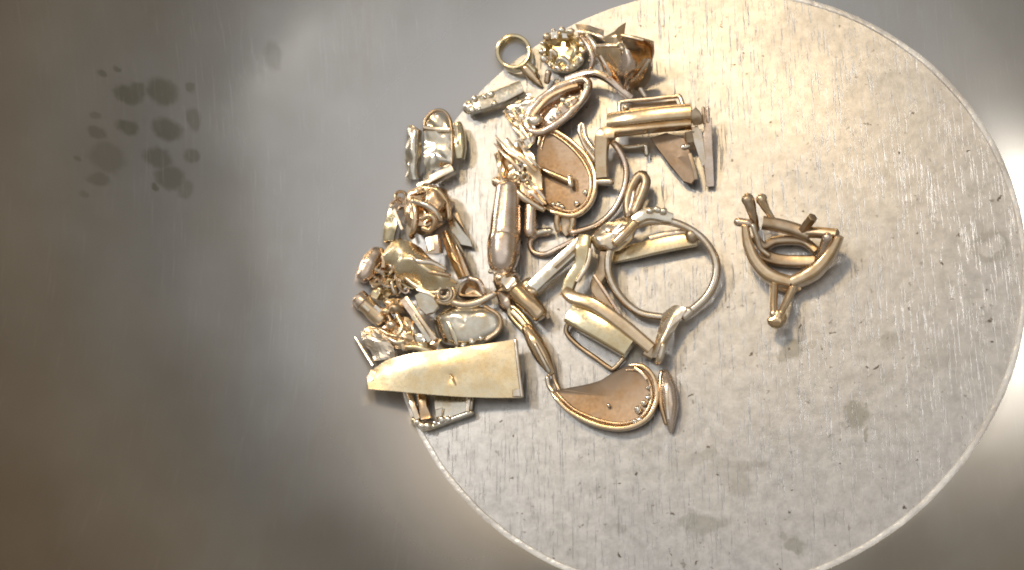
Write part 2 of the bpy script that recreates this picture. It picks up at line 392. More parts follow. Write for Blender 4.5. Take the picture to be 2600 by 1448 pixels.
def foil(bm, grid, th=6, sub=6, amp=0, fr=500, seed=0, amp2=0):
    """crumpled sheet through a grid of control points"""
    rows = [catmull(r, [1]*len(r), sub)[0] for r in grid]
    cols = list(zip(*rows)); cols = [catmull(list(c), [1]*len(c), sub)[0] for c in cols]
    M, N = len(cols), len(cols[0]); top, bot = [], []
    for i in range(M):
        for j in range(N):
            p = cols[i][j]
            a = cols[min(M-1, i+1)][j] - cols[max(0, i-1)][j]; b = cols[i][min(N-1, j+1)] - cols[i][max(0, j-1)]
            nrm = a.cross(b); nrm = nrm.normalized() if nrm.length > 0 else Vector((0, 0, 1))
            if nrm.z < 0: nrm = -nrm
            q = p.copy(); sv = Vector((seed*3.1, seed*1.7, 0))
            if amp: q += nrm*S*amp*(1 - 2*abs(noise.noise(p*fr + sv)))
            if amp2: q += noise.noise_vector(p*fr*2.7 + sv)*amp2*S
            top.append(bm.verts.new(q)); bot.append(bm.verts.new(q - nrm*th*S))
    ix = lambda i, j: i*N + j
    for i in range(M-1):
        for j in range(N-1):
            bm.faces.new((top[ix(i,j)], top[ix(i+1,j)], top[ix(i+1,j+1)], top[ix(i,j+1)]))
            bm.faces.new((bot[ix(i,j)], bot[ix(i,j+1)], bot[ix(i+1,j+1)], bot[ix(i+1,j)]))
    for i in range(M-1):
        for j in (0, N-1): bm.faces.new((top[ix(i,j)], top[ix(i+1,j)], bot[ix(i+1,j)], bot[ix(i,j)]))
    for j in range(N-1):
        for i in (0, M-1): bm.faces.new((top[ix(i,j)], top[ix(i,j+1)], bot[ix(i,j+1)], bot[ix(i,j)]))
    return bm
B = bmesh.new
# shorthand part makers ------------------------------------------------
def tube(name, par, mat, pts, r, scale=None, closed=False, rnd=1.0, k=6, n=14, fl=1.0, jig=0, seed=0):
    return obj(name, sweep(B(), WL(pts), circ(r, n, fl), scale, closed, k, rnd, jig, seed=seed), mat, par)
def bar(name, par, mat, pts, wd, ht, scale=None, bevel=0.3, k=5, closed=False, jig=0, twist=0, seed=0):
    return obj(name, sweep(B(), WL(pts), rrect(wd/2, ht/2, bevel), scale, closed, k, False, jig, twist=twist, seed=seed), mat, par)
def bead(name, par, mat, u, v, h, r, sq=(1, 1, 1), jig=0):
    return obj(name, ball(B(), W(u, v, h), r, sq, jig=jig), mat, par)
def plate(name, par, mat, pts, th=8, bev=2.5, k=1, jig=0, dome=0, jf=800):
    return obj(name, slab(B(), pts, th, bev, k, jig, dome, jf), mat, par)
def sheet(name, par, mat, grid, facet=False, **kw):
    return obj(name, foil(B(), [WL(r) for r in grid], **kw), mat, par, smooth=not facet)

# ================================================================== the bowl
bowl = thing('steel_bowl', 'round stainless steel bowl with scratched flat bottom holding the gold scrap', 'bowl', 1798, 742)
bowl.location = (0, 0, 0)
def ring_mesh(prof, seg=256, dents=None, centre=False):
    bm = B(); rings = []
    for (r, z) in prof:
        ring = []
        for i in range(seg):
            a = 2*math.pi*i/seg
            x, y, zz = r*math.cos(a), r*math.sin(a), z
            if dents:
                for (dx, dy, ca, sa, lng, wid, dep) in dents:
                    if abs(x-dx) < .009 and abs(y-dy) < .009:
                        p_, q_ = (x-dx)*ca + (y-dy)*sa, -(x-dx)*sa + (y-dy)*ca
                        zz += dep*math.exp(-(p_/lng)**2 - (q_/wid)**2)
            ring.append(bm.verts.new((x, y, zz)))
        rings.append(ring)
    for A, C in zip(rings, rings[1:]):
        for i in range(seg): bm.faces.new((A[i], A[(i+1) % seg], C[(i+1) % seg], C[i]))
    if centre:
        vc = bm.verts.new((0, 0, prof[0][1]))
        for i in range(seg): bm.faces.new((rings[0][i], vc, rings[0][(i+1) % seg]))
    return bm
bm = ring_mesh([(r*RD/24, -0.00004*(1-r/24)) for r in range(2, 24)] + [(RD - .0003, 0), (RD + .0004, .00002)], 192, centre=True)
obj('bottom', bm, STEEL_F, bowl)
# the pressed edge round the bottom, a low worn ridge
E_W = .00016
bm = ring_mesh([(RD - .0003, -.0001), (RD - .00026, .00008), (RD - .00014, .00020), (RD + .00018, .00020), (RD + .00042, .00012), (RD + .0006, -.00005)], 384)
for v in bm.verts:
    v.co *= 1 + 0.0022*noise.noise(v.co*260)
    an = math.atan2(v.co.y, v.co.x); wear = 0.25 + 0.75*max(0, min(1, abs(((an - 2.35 + math.pi) % (2*math.pi)) - math.pi)/1.2 - .35))
    v.co.z = v.co.z*wear - .00022*(1 - wear) + .00005*noise.noise(v.co*1200)
obj('pressed_edge', bm, EDGE, bowl)
prof = []
NP = 170
for i in range(0, NP + 1):
    a = A0 + (math.radians(57) - A0)*i/NP
    prof.append((RD + .0003 + RC*(math.sin(a)-math.sin(A0)), RC*(math.cos(A0)-math.cos(a))))
r0, z0 = prof[-1]; sl = math.tan(math.radians(58))
for i in range(1, 16): prof.append((r0 + .0001*i, z0 + .0001*i*sl))
r1, z1 = prof[-1]
prof += [(r1+.001, z1+.0012), (r1+.003, z1+.0014), (r1+.0042, z1+.0002), (r1+.0036, z1-.001)]
# outside of the steel
prof += [(r + .0012, z - .0009) for (r, z) in prof[NP + 15:1:-8]] + [(RD - .002, -.0012), (.004, -.0012)]
bm = ring_mesh(prof, 720)
for v in bm.verts:                                   # hand-spun unevenness
    rr = math.hypot(v.co.x, v.co.y)
    k = min(1, max(0, (rr - RD - .001)/.006))
    v.co.z += k*(.00022*noise.noise(v.co*42) + .00008*noise.noise(v.co*110))
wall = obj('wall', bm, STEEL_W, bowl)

# ================================================================== top group
t = thing('bail_ring', 'small round yellow-green gold ring with a pointed stem, topmost left of the heap', 'ring', 1306, 140)
bar('band', t, GRN, [(1306+40*math.cos(a), 136+40*math.sin(a), 26) for a in [i*math.pi/8 for i in range(16)]], 11, 30, closed=True, k=3, bevel=.5)
tube('stem', t, YEL, [(1336, 176, 22), (1352, 194, 16), (1373, 217, 8)], 15, [1, 1, .35])
tube('collar', t, GRN, [(1340, 168, 20), (1356, 182, 18)], 14, [1, .8])

t = thing('round_setting', 'round pale gold stone setting ringed with bright grains beside the small green-gold ring', 'jewelry setting', 1428, 130)
oc = [(1428+56*math.cos(a), 128+52*math.sin(a), 34) for a in [i*math.pi/6 for i in range(12)]]
obj('cup', dish(B(), WL(oc), [(16, -30), (2, -20), (0, -4), (4, 0), (12, 1), (17, -6), (26, -20), (9999, -22)], 3, jig=3), GRN, t)
for i in range(15):
    a = i*2*math.pi/15 + .1; rr = 9 + 3*math.sin(i*2.3)
    bead('grain', t, STON if i % 3 else PALE, 1428+53*math.cos(a), 126+50*math.sin(a), 38, rr, (1, 1, .8), 3)
tube('prong', t, PALE, [(1398, 150, 28), (1402, 130, 38), (1412, 140, 34)], 8)
tube('prong', t, WHT, [(1412, 165, 26), (1425, 150, 40), (1440, 158, 34), (1446, 172, 26)], 9)
tube('prong', t, GRN, [(1455, 110, 26), (1462, 128, 40), (1452, 150, 30)], 8)
plate('claw', t, STON, [(1396, 80, 44), (1417, 78, 46), (1416, 98, 42), (1398, 100, 40)], 10)
plate('claw', t, STON, [(1424, 82, 46), (1440, 84, 46), (1443, 98, 42), (1426, 99, 42)], 10)
tube('lug', t, ROSE, [(1392, 186, 30), (1389, 206, 22)], 9)

t = thing('gold_strip', 'thin pinkish gold strip behind the spiky flower setting', 'metal strip', 1498, 78)
sheet('blade', t, PALE, [[(1460, 60, 20), (1496, 65, 24), (1534, 78, 26)], [(1466, 78, 34), (1500, 84, 36), (1532, 96, 36)], [(1470, 92, 26), (1500, 96, 26), (1528, 106, 26)]], th=5, amp=3)
tube('wire', t, ROSE, [(1478, 96, 40), (1495, 120, 44), (1505, 150, 40), (1500, 172, 30)], 8)
tube('wire', t, PALE, [(1492, 92, 44), (1508, 112, 48), (1520, 142, 44)], 7)

t = thing('flower_setting', 'tall brown-gold flower setting with pointed petals casting a shadow to the right', 'jewelry setting', 1590, 190)
plate('petal', t, YEL, [(1526, 98, 92), (1558, 78, 112), (1588, 56, 138), (1585, 88, 122), (1574, 112, 104), (1546, 118, 98)], 6, 2, jig=3)
sheet('petal', t, YEL, [[(1576, 92, 116), (1616, 97, 116), (1658, 108, 108)], [(1582, 108, 84), (1622, 122, 76), (1658, 134, 84)], [(1590, 130, 56), (1624, 158, 44), (1648, 168, 54)], [(1584, 200, 30), (1604, 210, 24), (1624, 214, 24)]], th=7, amp=2)
sheet('petal', t, YEL, [[(1512, 118, 96), (1540, 118, 108), (1576, 118, 112)], [(1516, 142, 78), (1546, 146, 92), (1578, 150, 100)], [(1536, 176, 56), (1558, 184, 66), (1578, 190, 76)], [(1558, 204, 38), (1570, 214, 42), (1582, 224, 42)]], th=7, amp=2)
sheet('petal', t, ROSE, [[(1584, 126, 126), (1590, 124, 128), (1597, 128, 126)], [(1576, 150, 110), (1594, 152, 122), (1612, 164, 110)], [(1568, 184, 86), (1588, 188, 98), (1608, 188, 88)], [(1578, 224, 46), (1585, 227, 48), (1592, 224, 44)]], th=7, amp=1)
sheet('petal', t, COP, [[(1636, 148, 112), (1650, 150, 110)], [(1614, 174, 98), (1640, 182, 84)], [(1600, 204, 66), (1622, 214, 46)], [(1588, 226, 40), (1602, 230, 30)]], th=7)
sheet('petal', t, BRN, [[(1648, 156, 98), (1656, 172, 70)], [(1634, 186, 72), (1648, 206, 30)], [(1606, 224, 36), (1622, 232, 12)]], th=7)
bar('rib', t, PALE, [(1524, 142, 108), (1538, 166, 98), (1552, 192, 80)], 8, 8, bevel=.6)
bar('rib', t, PALE, [(1514, 118, 106), (1545, 116, 118), (1568, 116, 120)], 9, 8, bevel=.6)
bar('rib', t, PALE, [(1578, 90, 122), (1602, 95, 122), (1634, 103, 118)], 8, 8, bevel=.6)
bar('rib', t, PALE, [(1650, 150, 114), (1632, 176, 98), (1608, 204, 70)], 7, 7, bevel=.6)
tube('rib', t, PALE, [(1574, 114, 118), (1580, 124, 122)], 8)
tube('foot', t, COP, [(1584, 214, 34), (1592, 236, 14)], 24, [1, .8])
tube('foot', t, PALE, [(1626, 226, 34), (1638, 246, 24)], 7)

t = thing('curved_band', 'thin curved gold band arching under the flower setting', 'metal strip', 1540, 205)
bar('band', t, ROSE, [(1440, 204, 40), (1482, 190, 52), (1512, 188, 56), (1545, 203, 50), (1580, 232, 36), (1602, 250, 22)], 16, 24)
bar('edge', t, PALE, [(1486, 185, 66), (1512, 183, 70), (1540, 196, 66)], 10, 6)

t = thing('marquise_frame', 'long oval rose-gold locket frame lying diagonally, grains along its lower edge', 'pendant', 1418, 268)
mo = [(1338, 320), (1346, 285), (1380, 246), (1430, 217), (1476, 204), (1494, 216), (1484, 246), (1450, 286), (1404, 322), (1362, 338)]
obj('back', dish(B(), WL([(u, v, 32+(u-1338)*.12) for u, v in mo]), [(14, -24), (0, -10), (2, -2), (12, -4), (22, -12), (9999, -6)], 4, jig=3), ROSE, t)
tube('rim', t, ROSE, [(u, v, 36+(u-1338)*.12) for u, v in mo], 11, closed=True, jig=3)
bar('ridge', t, BRN, [(1352, 296, 46), (1392, 250, 50), (1438, 226, 54), (1468, 218, 56)], 12, 12)
bar('side', t, GRN, [(1490, 214, 60), (1482, 250, 52), (1446, 290, 44), (1404, 324, 38)], 12, 16)
for (u, v, r) in ((1419, 287, 9), (1430, 254, 8), (1440, 266, 9), (1465, 246, 7), (1402, 302, 9), (1448, 246, 6), (1412, 270, 6)): bead('grain', t, STON, u, v, 50, r, (1, 1, .8), 2)
bead('end_cap', t, PALE, 1358, 304, 44, 20, (1.1, .9, .6), 2)

t = thing('link_bar', 'flat silvery link with rounded ends and bright grains left of the locket frame', 'link', 1258, 252)
bar('body', t, WHT, [(1190, 276, 26), (1225, 262, 28), (1280, 242, 30), (1326, 220, 34)], 46, 15, [.85, 1, .98, .8], bevel=.45)
obj('end', ball(B(), W(1194, 272, 24), 22, (1.0, 1.0, .55)), WHT, t)
for (u, v, r) in ((1199, 280, 10), (1205, 250, 9), (1247, 240, 10), (1255, 263, 9), (1217, 277, 7), (1230, 246, 6)): bead('grain', t, STON, u, v, 38, r, (1, 1, .7), 1)

t = thing('foil_leaf', 'pale creased gold leaf tucked behind the feathered ornament', 'foil', 1325, 320)
sheet('blade', t, PALE, [[(1276, 284, 16), (1310, 262, 24), (1345, 236, 30)], [(1300, 310, 26), (1330, 290, 32), (1362, 262, 34)], [(1312, 345, 30), (1336, 330, 36), (1360, 310, 34)], [(1330, 388, 40), (1342, 380, 42), (1358, 366, 38)]], th=4, amp=8, fr=600, amp2=3, sub=4, facet=True)
for i, (a, b) in enumerate((((1282, 288), (1330, 352)), ((1300, 274), (1342, 352)), ((1322, 262), (1350, 345)))):
    bar('fold', t, PALE if i % 2 else YEL, [(a[0], a[1], 26), ((a[0]+b[0])/2-3, (a[1]+b[1])/2, 42), (b[0], b[1], 44)], 8, 10, [.5, 1, .6])

t = thing('feather_ornament', 'jagged feathered gold ornament lying over the edge of the teardrop plate', 'ornament', 1316, 440)
fo = [(1258, 346, 50), (1274, 366, 54), (1286, 350, 56), (1298, 374, 58), (1316, 356, 60), (1326, 388, 62), (1346, 380, 62), (1356, 410, 64), (1374, 428, 62), (1378, 470, 58), (1386, 520, 46), (1345, 512, 46), (1304, 484, 46), (1284, 474, 44), (1262, 466, 40), (1264, 424, 44), (1252, 394, 44), (1262, 384, 48)]
obj('plate', slab(B(), fo, 10, 2.5, jig=7, jf=700), YEL, t)
fins = [((1258, 346), (1300, 392), (1350, 424)), ((1288, 352), (1322, 396), (1362, 436)), ((1256, 366), (1290, 402), (1330, 440)), ((1316, 358), (1340, 396), (1372, 430)), ((1266, 372), (1270, 420), (1274, 458)), ((1330, 470), (1350, 490), (1380, 520)), ((1340, 452), (1362, 480), (1384, 508))]
for i, f in enumerate(fins):
    bar('fin', t, (PALE, YEL, ROSE)[i % 3], [(u, v, 58 + (6 if j == 1 else 0)) for j, (u, v) in enumerate(f)], 9, 16, [.5, 1, .7], bevel=.2)
tube('lip', t, PALE, [(1262, 462, 48), (1282, 474, 50), (1300, 478, 54), (1335, 506, 52), (1378, 532, 42)], 10, [1.5, 1.3, 1, 1, .8])
bead('knob', t, PALE, 1280, 464, 54, 20, (1.1, .8, .6), 2)
for (u, v) in ((1306, 452), (1332, 450), (1318, 426)):
    tube('eyelet', t, WHT if u > 1310 else YEL, [(u+9*math.cos(a), v+9*math.sin(a), 62) for a in [i*math.pi/3 for i in range(6)]], 4.5, closed=True, k=3, n=8)

TD = [(1384, 326), (1424, 342), (1460, 368), (1492, 402), (1510, 440), (1512, 478), (1500, 515), (1476, 540), (1448, 549), (1410, 541), (1380, 525), (1364, 488), (1360, 430), (1366, 370)]
def framed_plate(t, outl, h, grains, lo, hi):
    """flat back; the raised rim runs along outline points lo..hi only"""
    W0 = WL([(u, v, h) for u, v in outl]); c = sum(W0, Vector())/len(W0)
    obj('back', dish(B(), W0, [(8, -16), (1, -14), (0, -3), (2, -1), (10, -3), (9999, -4)], 5), PLT, t)
    idx = [i % len(W0) for i in range(lo, hi + 1)]; n = len(idx)
    tp = [.35] + [1]*(n-2) + [.35]
    obj('rim', sweep(B(), [W0[i] for i in idx], rrect(6, 9, .7), tp, False, 6), YEL, t)
    inner = [W0[i] + (c-W0[i])*min(1, 14*S/(c-W0[i]).length) + Vector((0, 0, -1*S)) for i in idx]
    obj('inner_rim', sweep(B(), inner, circ(4.5, 10), tp, False, 6), COP, t)
    for (u, v, r) in grains: bead('grain', t, STON, u, v, h+3, r, (1, 1, .8), 2)
t = thing('teardrop_plate', 'brown-gold teardrop plate with raised rim under the feathered ornament', 'plate', 1440, 440)
framed_plate(t, TD, 34, [(1418, 520, 9), (1428, 526, 8), (1463, 516, 8), (1487, 488, 8), (1404, 519, 6)], -1, 10)
tube('bail', t, YEL, [(1416, 544, 28), (1414, 566, 22), (1418, 584, 14)], 9)
tube('bail', t, YEL, [(1454, 544, 28), (1454, 566, 22), (1448, 586, 14)], 9)
plate('tongue', t, BRN, [(1424, 550, 22), (1446, 550, 22), (1448, 592, 12), (1436, 602, 10), (1424, 588, 12)], 8)

t = thing('small_pin', 'short gold pin lying on the teardrop plate', 'pin', 1425, 452)
tube('shaft', t, YEL, [(1372, 428, 44), (1398, 440, 46), (1425, 452, 46), (1446, 461, 46)], 8, [.7, 1, 1, 1])
tube('head', t, PALE, [(1447, 450, 46), (1449, 470, 46)], 8)

o = props(tube('u_wire', None, PALE, [(1512, 408, 40), (1486, 372, 44), (1472, 336, 48), (1474, 318, 48), (1482, 320, 48), (1488, 350, 46), (1506, 378, 46), (1520, 396, 42)], 6.5),
          'thin bent wire prongs between the teardrop plate and the upper clasp', 'wire')

# upper lever clasp
t = thing('upper_clasp', 'brown-gold lever clasp with ribbed bar and bent leg, upper right of the heap', 'earring clasp', 1640, 330)
bar('bar', t, YEL, [(1550, 312, 64), (1600, 304, 78), (1680, 294, 84), (1756, 288, 82)], 44, 44, bevel=.55, k=4)
bar('flange', t, YEL, [(1540, 338, 60), (1600, 331, 66), (1680, 322, 68), (1756, 316, 66)], 20, 34, bevel=.4, k=4)
bar('shoulder', t, BRN, [(1754, 286, 76), (1768, 300, 68), (1772, 318, 60)], 34, 26, [1, .9, .6])
tube('frame_wire', t, PALE, [(1576, 300, 40), (1573, 266, 40), (1586, 258, 40), (1650, 252, 42), (1716, 245, 44), (1728, 250, 44), (1738, 282, 44)], 6)
plate('frame_plate', t, BRN, [(1590, 266, 24), (1716, 254, 26), (1726, 284, 26), (1592, 296, 24)], 8)
bar('leg', t, YEL, [(1562, 340, 66), (1534, 344, 66), (1528, 372, 58), (1527, 410, 48), (1529, 452, 36)], 38, 30, [.9, 1, .95, .85, .85], k=4)
tube('foot', t, PALE, [(1518, 462, 34), (1550, 462, 34)], 10)
bar('hinge_strip', t, PALE, [(1764, 322, 56), (1774, 360, 46), (1788, 420, 28)], 24, 10, [.7, 1, .5])
tube('spring_wire', t, WHT, [(1566, 366, 16), (1580, 374, 16), (1612, 374, 18), (1640, 368, 22)], 6)
tube('spring_wire', t, WHT, [(1640, 372, 24), (1642, 392, 20)], 7)
bead('rivet', t, PALE, 1590, 274, 52, 10, (1, 1, 1))
bar('leg', t, BRN, [(1752, 334, 50), (1756, 360, 36)], 26, 20)

t = thing('broken_plate', 'triangular broken brown plate sticking out below the upper clasp', 'plate fragment', 1715, 410)
plate('blade', t, PLT, [(1650, 350, 34), (1690, 336, 40), (1738, 350, 46), (1754, 388, 44), (1770, 450, 32), (1756, 468, 28), (1736, 462, 26), (1698, 418, 28)], 9, 2.5)
bar('fold', t, BRN, [(1752, 392, 46), (1762, 425, 42), (1768, 456, 34)], 10, 14)
bead('grain', t, STON, 1740, 372, 46, 9, (1.4, .8, .5), 2)

t = thing('long_pin', 'long flat forked pin standing right of the upper clasp', 'pin', 1797, 380)
bar('blade', t, ROSE, [(1799, 300, 50), (1797, 360, 40), (1800, 420, 26), (1804, 474, 12)], 24, 10, [.7, 1, 1, .8])
tube('fork', t, ROSE, [(1797, 276, 56), (1798, 310, 50)], 5); tube('fork', t, BRN, [(1786, 276, 54), (1788, 312, 48)], 5)
bar('strip', t, PALE, [(1776, 330, 46), (1784, 370, 38), (1792, 416, 28)], 10, 8)

o = props(tube('c_wire', None, ROSE, [(1540, 346, 44), (1566, 374, 44), (1586, 412, 38), (1591, 450, 34), (1580, 496, 28), (1554, 540, 22), (1512, 574, 18), (1454, 592, 16)], 9),
          'large thin open curved wire right of the teardrop plate', 'wire')

t = thing('capsule_bead', 'smooth fat rose-gold capsule standing below the feathered ornament', 'bead', 1283, 590)
obj('body', sweep(B(), WL([(1291, 478, 44), (1288, 520, 46), (1285, 560, 47), (1283, 592, 48), (1281, 600, 48), (1280, 612, 48), (1278, 650, 46), (1275, 676, 43)]), circ(44, 28, .95), [.78, .86, .93, .96, .95, 1, .97, .82], False, 5, .55), ROSE, t)
tube('cap_ring', t, PALE, [(1245+i*10, 690+(6 if 1 < i < 6 else 0), 30) for i in range(7)], 6)

t = thing('tube_end', 'round-ended gold tube with crumpled collar below the fat capsule', 'tube', 1330, 760)
obj('collar', sweep(B(), WL([(1272, 694, 34), (1290, 718, 40), (1308, 740, 44)]), circ(30, 16), [.9, 1.1, .9], False, 4, .3, jig=12), PALE, t)
tube('barrel', t, YEL, [(1300, 730, 46), (1326, 754, 46), (1352, 778, 42), (1372, 800, 36)], 24, [.95, 1, 1, .95], rnd=.5, jig=2)
tube('lug', t, ROSE, [(1278, 740, 20), (1290, 772, 16)], 22, jig=6)
bar('edge', t, BRN, [(1380, 778, 34), (1394, 808, 24)], 10, 10)

o = props(tube('short_rod', None, ROSE, [(1349, 508, 34), (1348, 550, 34), (1346, 590, 32)], 18, [.95, 1, 1]), 'short thick gold rod close right of the fat capsule', 'rod')
t = thing('wire_loop', 'thin open wire loop lying right of the short rod', 'wire', 1395, 622)
tube('wire', t, ROSE, [(1392, 592, 14), (1362, 597, 16), (1346, 616, 12), (1354, 640, 10), (1385, 646, 10), (1420, 630, 12), (1460, 610, 14)], 7.5)
tube('stub', t, WHT, [(1362, 592, 20), (1396, 586, 20)], 9, jig=3)

t = thing('diagonal_bar', 'straight bright gold bar lying diagonally left of the lever earring', 'bar', 1415, 672)
bar('body', t, WHT, [(1346, 738, 30), (1415, 674, 42), (1486, 610, 56)], 36, 22, bevel=.25)
bar('top_strip', t, PALE, [(1404, 674, 60), (1440, 642, 66), (1476, 608, 70)], 20, 12, bevel=.3)
tube('end_wrap', t, YEL, [(1340, 722, 34), (1352, 742, 34)], 14, jig=6)

# ================================================================== the lever earring in the middle
t = thing('lever_earring', 'large gold lever-back earring with round hoop, in the middle of the heap', 'earring', 1610, 740)
tube('hoop', t, PALE, [(1684, 806, 22), (1622, 794, 26), (1572, 750, 32), (1546, 696, 40), (1548, 640, 48), (1582, 590, 56), (1640, 564, 58), (1706, 564, 54), (1772, 596, 48), (1812, 648, 42), (1818, 700, 36), (1796, 752, 30), (1750, 794, 26)], 11.5, [.85, .9, .95, 1, 1, 1, 1, .9, .85, .95, 1, 1, 1], fl=1.1)
bar('hinge_bar', t, SHEET, [(1556, 656, 18), (1610, 640, 24), (1680, 622, 28), (1768, 606, 28)], 38, 16, [.7, 1, 1.1, 1], bevel=.35)
bar('hinge_ridge', t, ROSE, [(1650, 606, 34), (1700, 594, 36), (1750, 586, 38)], 12, 10)
bead('pivot', t, BRN, 1758, 598, 44, 19, (1, 1.1, .9), 2)
bar('flat_band', t, WHT, [(1610, 562, 70), (1650, 544, 74), (1706, 556, 66)], 32, 22, [.8, 1, .8])
for (u, v, r) in ((1650, 536, 9), (1668, 532, 8), (1684, 536, 9)): bead('grain', t, STON, u, v, 86, r, (1.2, 1, .7), 2)
tube('eyelet_tab', t, BRN, [(1596, 545, 44), (1594, 512, 46), (1608, 470, 50), (1626, 446, 52), (1640, 460, 52), (1632, 492, 50), (1612, 540, 46)], 13)
tube('slot_wire', t, ROSE, [(1610, 488, 54), (1604, 520, 52), (1594, 548, 50)], 5.5)
bead('eyelet_top', t, BRN, 1630, 448, 50, 17, (1, 1, .5))
obj('joint', dish(B(), WL([(1496, 606, 60), (1530, 572, 66), (1586, 552, 70), (1614, 566, 70), (1604, 604, 66), (1566, 630, 62), (1516, 640, 58)]), [(20, -30), (4, -26), (0, -8), (5, 4), (16, 12), (30, 14), (9999, 8)], 4, jig=10, jf=600), PALE, t)
tube('roller', t, YEL, [(1562, 618, 84), (1588, 592, 88), (1612, 566, 88)], 13, rnd=.5)
bar('lever', t, GRN, [(1486, 600, 70), (1480, 632, 70), (1474, 672, 66), (1450, 712, 60), (1440, 742, 56)], 40, 28, [.8, 1, .8, .8, .8], k=5, bevel=.5)
bar('lever_ridge', t, PALE, [(1500, 632, 84), (1492, 672, 80), (1466, 716, 72)], 10, 10, bevel=.6)
bar('inner_lever', t, BRN, [(1536, 640, 50), (1530, 690, 38), (1514, 730, 34), (1540, 772, 28), (1572, 806, 24)], 30, 22, [.8, 1, 1, .9, .7], bevel=.4)
bar('inner_edge', t, ROSE, [(1508, 700, 48), (1536, 740, 46), (1568, 790, 40), (1582, 816, 34)], 9, 8, bevel=.6)
bar('long_bar', t, YEL, [(1436, 740, 56), (1458, 758, 62), (1512, 776, 68), (1582, 826, 62), (1654, 886, 44)], 34, 30, [.9, 1, 1, 1, .9], bevel=.55)
bar('spring_box', t, GRN, [(1450, 798, 40), (1490, 818, 44), (1550, 852, 44), (1600, 884, 38)], 60, 46, [.9, 1, 1, .92], bevel=.4, k=3)
tube('frame_wire', t, BRN, [(1454, 812, 24), (1440, 826, 18), (1440, 848, 14), (1468, 878, 12), (1510, 908, 12), (1546, 934, 12), (1560, 936, 12), (1582, 912, 16)], 6.5)
sheet('leaf', t, PALE, [[(1684, 796, 36), (1714, 776, 44), (1742, 784, 52)], [(1672, 838, 44), (1698, 826, 56), (1724, 818, 46)], [(1662, 880, 48), (1682, 872, 58), (1702, 858, 44)], [(1654, 908, 40), (1672, 908, 44), (1682, 902, 34)]], th=7, amp=2)
tube('leaf_tip', t, PALE, [(1684, 878, 54), (1676, 908, 46), (1670, 918, 38)], 9)
tube('hoop_end', t, PALE, [(1752, 790, 30), (1736, 804, 30)], 14, rnd=.6)
bar('end_lug', t, BRN, [(1640, 884, 34), (1662, 896, 26)], 40, 26)

# ================================================================== bottom group
LF = [(1399, 994), (1440, 985), (1490, 975), (1524, 965), (1556, 946), (1596, 928), (1628, 930), (1654, 950), (1667, 984), (1667, 1020), (1648, 1058), (1616, 1080), (1576, 1089), (1530, 1084), (1486, 1068), (1444, 1044), (1416, 1016)]
t = thing('leaf_plate', 'large brown-gold leaf-shaped plate with raised rim at the bottom of the heap', 'plate', 1550, 1020)
framed_plate(t, LF, 24, [(1620, 1040, 10), (1646, 1008, 8), (1634, 1024, 8), (1612, 1071, 7), (1625, 1066, 8), (1646, 984, 6), (1545, 1030, 5)], 5, 17)
bar('bright_edge', t, PALE, [(1612, 934, 30), (1630, 948, 32), (1642, 964, 32)], 7, 8)

t = thing('leaf_drop', 'small slender rose-gold drop beside the right end of the leaf plate', 'drop', 1695, 1015)
tube('body', t, ROSE, [(1690, 950, 20), (1697, 985, 26), (1702, 1030, 26), (1703, 1070, 18), (1704, 1096, 10)], 20, [.6, 1, 1, .6, .25])
bar('ridge', t, PALE, [(1695, 975, 44), (1694, 1020, 44), (1698, 1064, 32)], 7, 8)
tube('edge', t, COP, [(1680, 946, 18), (1677, 985, 20), (1680, 1030, 20), (1692, 1074, 14)], 7)

t = thing('slim_drop', 'slim pointed gold drop running down to the leaf plate', 'drop', 1375, 900)
tube('body', t, YEL, [(1340, 836, 30), (1358, 868, 32), (1380, 908, 28), (1400, 944, 20)], 22, [.7, 1, .95, .5])
tube('ridge', t, PALE, [(1360, 876, 50), (1378, 912, 46), (1394, 942, 32)], 6)
tube('link_wire', t, BRN, [(1404, 945, 18), (1410, 968, 16), (1420, 990, 18)], 6)
tube('link_wire', t, PALE, [(1390, 960, 14), (1394, 980, 12), (1410, 1002, 14)], 7)
t = thing('oval_link', 'narrow oval gold link between the round-ended tube and the slim drop', 'link', 1320, 812)
tube('loop', t, GRN, [(1294, 784, 24), (1298, 804, 22), (1326, 836, 22), (1346, 850, 26), (1352, 838, 30), (1330, 806, 30), (1306, 782, 28)], 8, closed=True)
bar('bar', t, PALE, [(1300, 790, 30), (1326, 818, 30), (1344, 842, 30)], 10, 8)

# ================================================================== the setting lying apart on the right
t = thing('prong_setting', 'three-cornered gold prong setting lying alone on the right of the bowl', 'jewelry setting', 2005, 680)
bar('arm', t, YEL, [(1891, 572, 84), (1899, 618, 64), (1918, 664, 48), (1954, 702, 36), (2010, 720, 32)], 26, 40, [.6, 1, 1.15, 1.3, 1.1], k=6, bevel=.7)
bar('arm', t, YEL, [(2010, 720, 32), (2066, 692, 38), (2106, 648, 52), (2132, 600, 76)], 26, 40, [1.1, 1.3, 1.1, .7], bevel=.7)
bar('rail', t, BRN, [(1936, 566, 66), (1974, 572, 60), (2014, 582, 54), (2056, 598, 52)], 30, 34, bevel=.6)
bar('rail', t, BRN, [(2050, 590, 58), (2090, 592, 66), (2126, 596, 74)], 24, 28, bevel=.6)
bar('cross_bar', t, BRN, [(1930, 646, 26), (1972, 660, 20), (2020, 664, 18), (2070, 664, 24)], 30, 20, bevel=.6)
bar('gallery', t, BRN, [(1914, 600, 46), (1938, 626, 30), (1972, 612, 24), (2036, 612, 24), (2074, 640, 28)], 22, 26, bevel=.6)
sheet('apron', t, YEL, [[(1944, 690, 34), (1996, 716, 28), (2060, 690, 34)], [(1956, 716, 26), (1994, 738, 20), (2044, 716, 26)], [(1964, 730, 14), (1994, 744, 10), (2032, 728, 14)]], th=8)
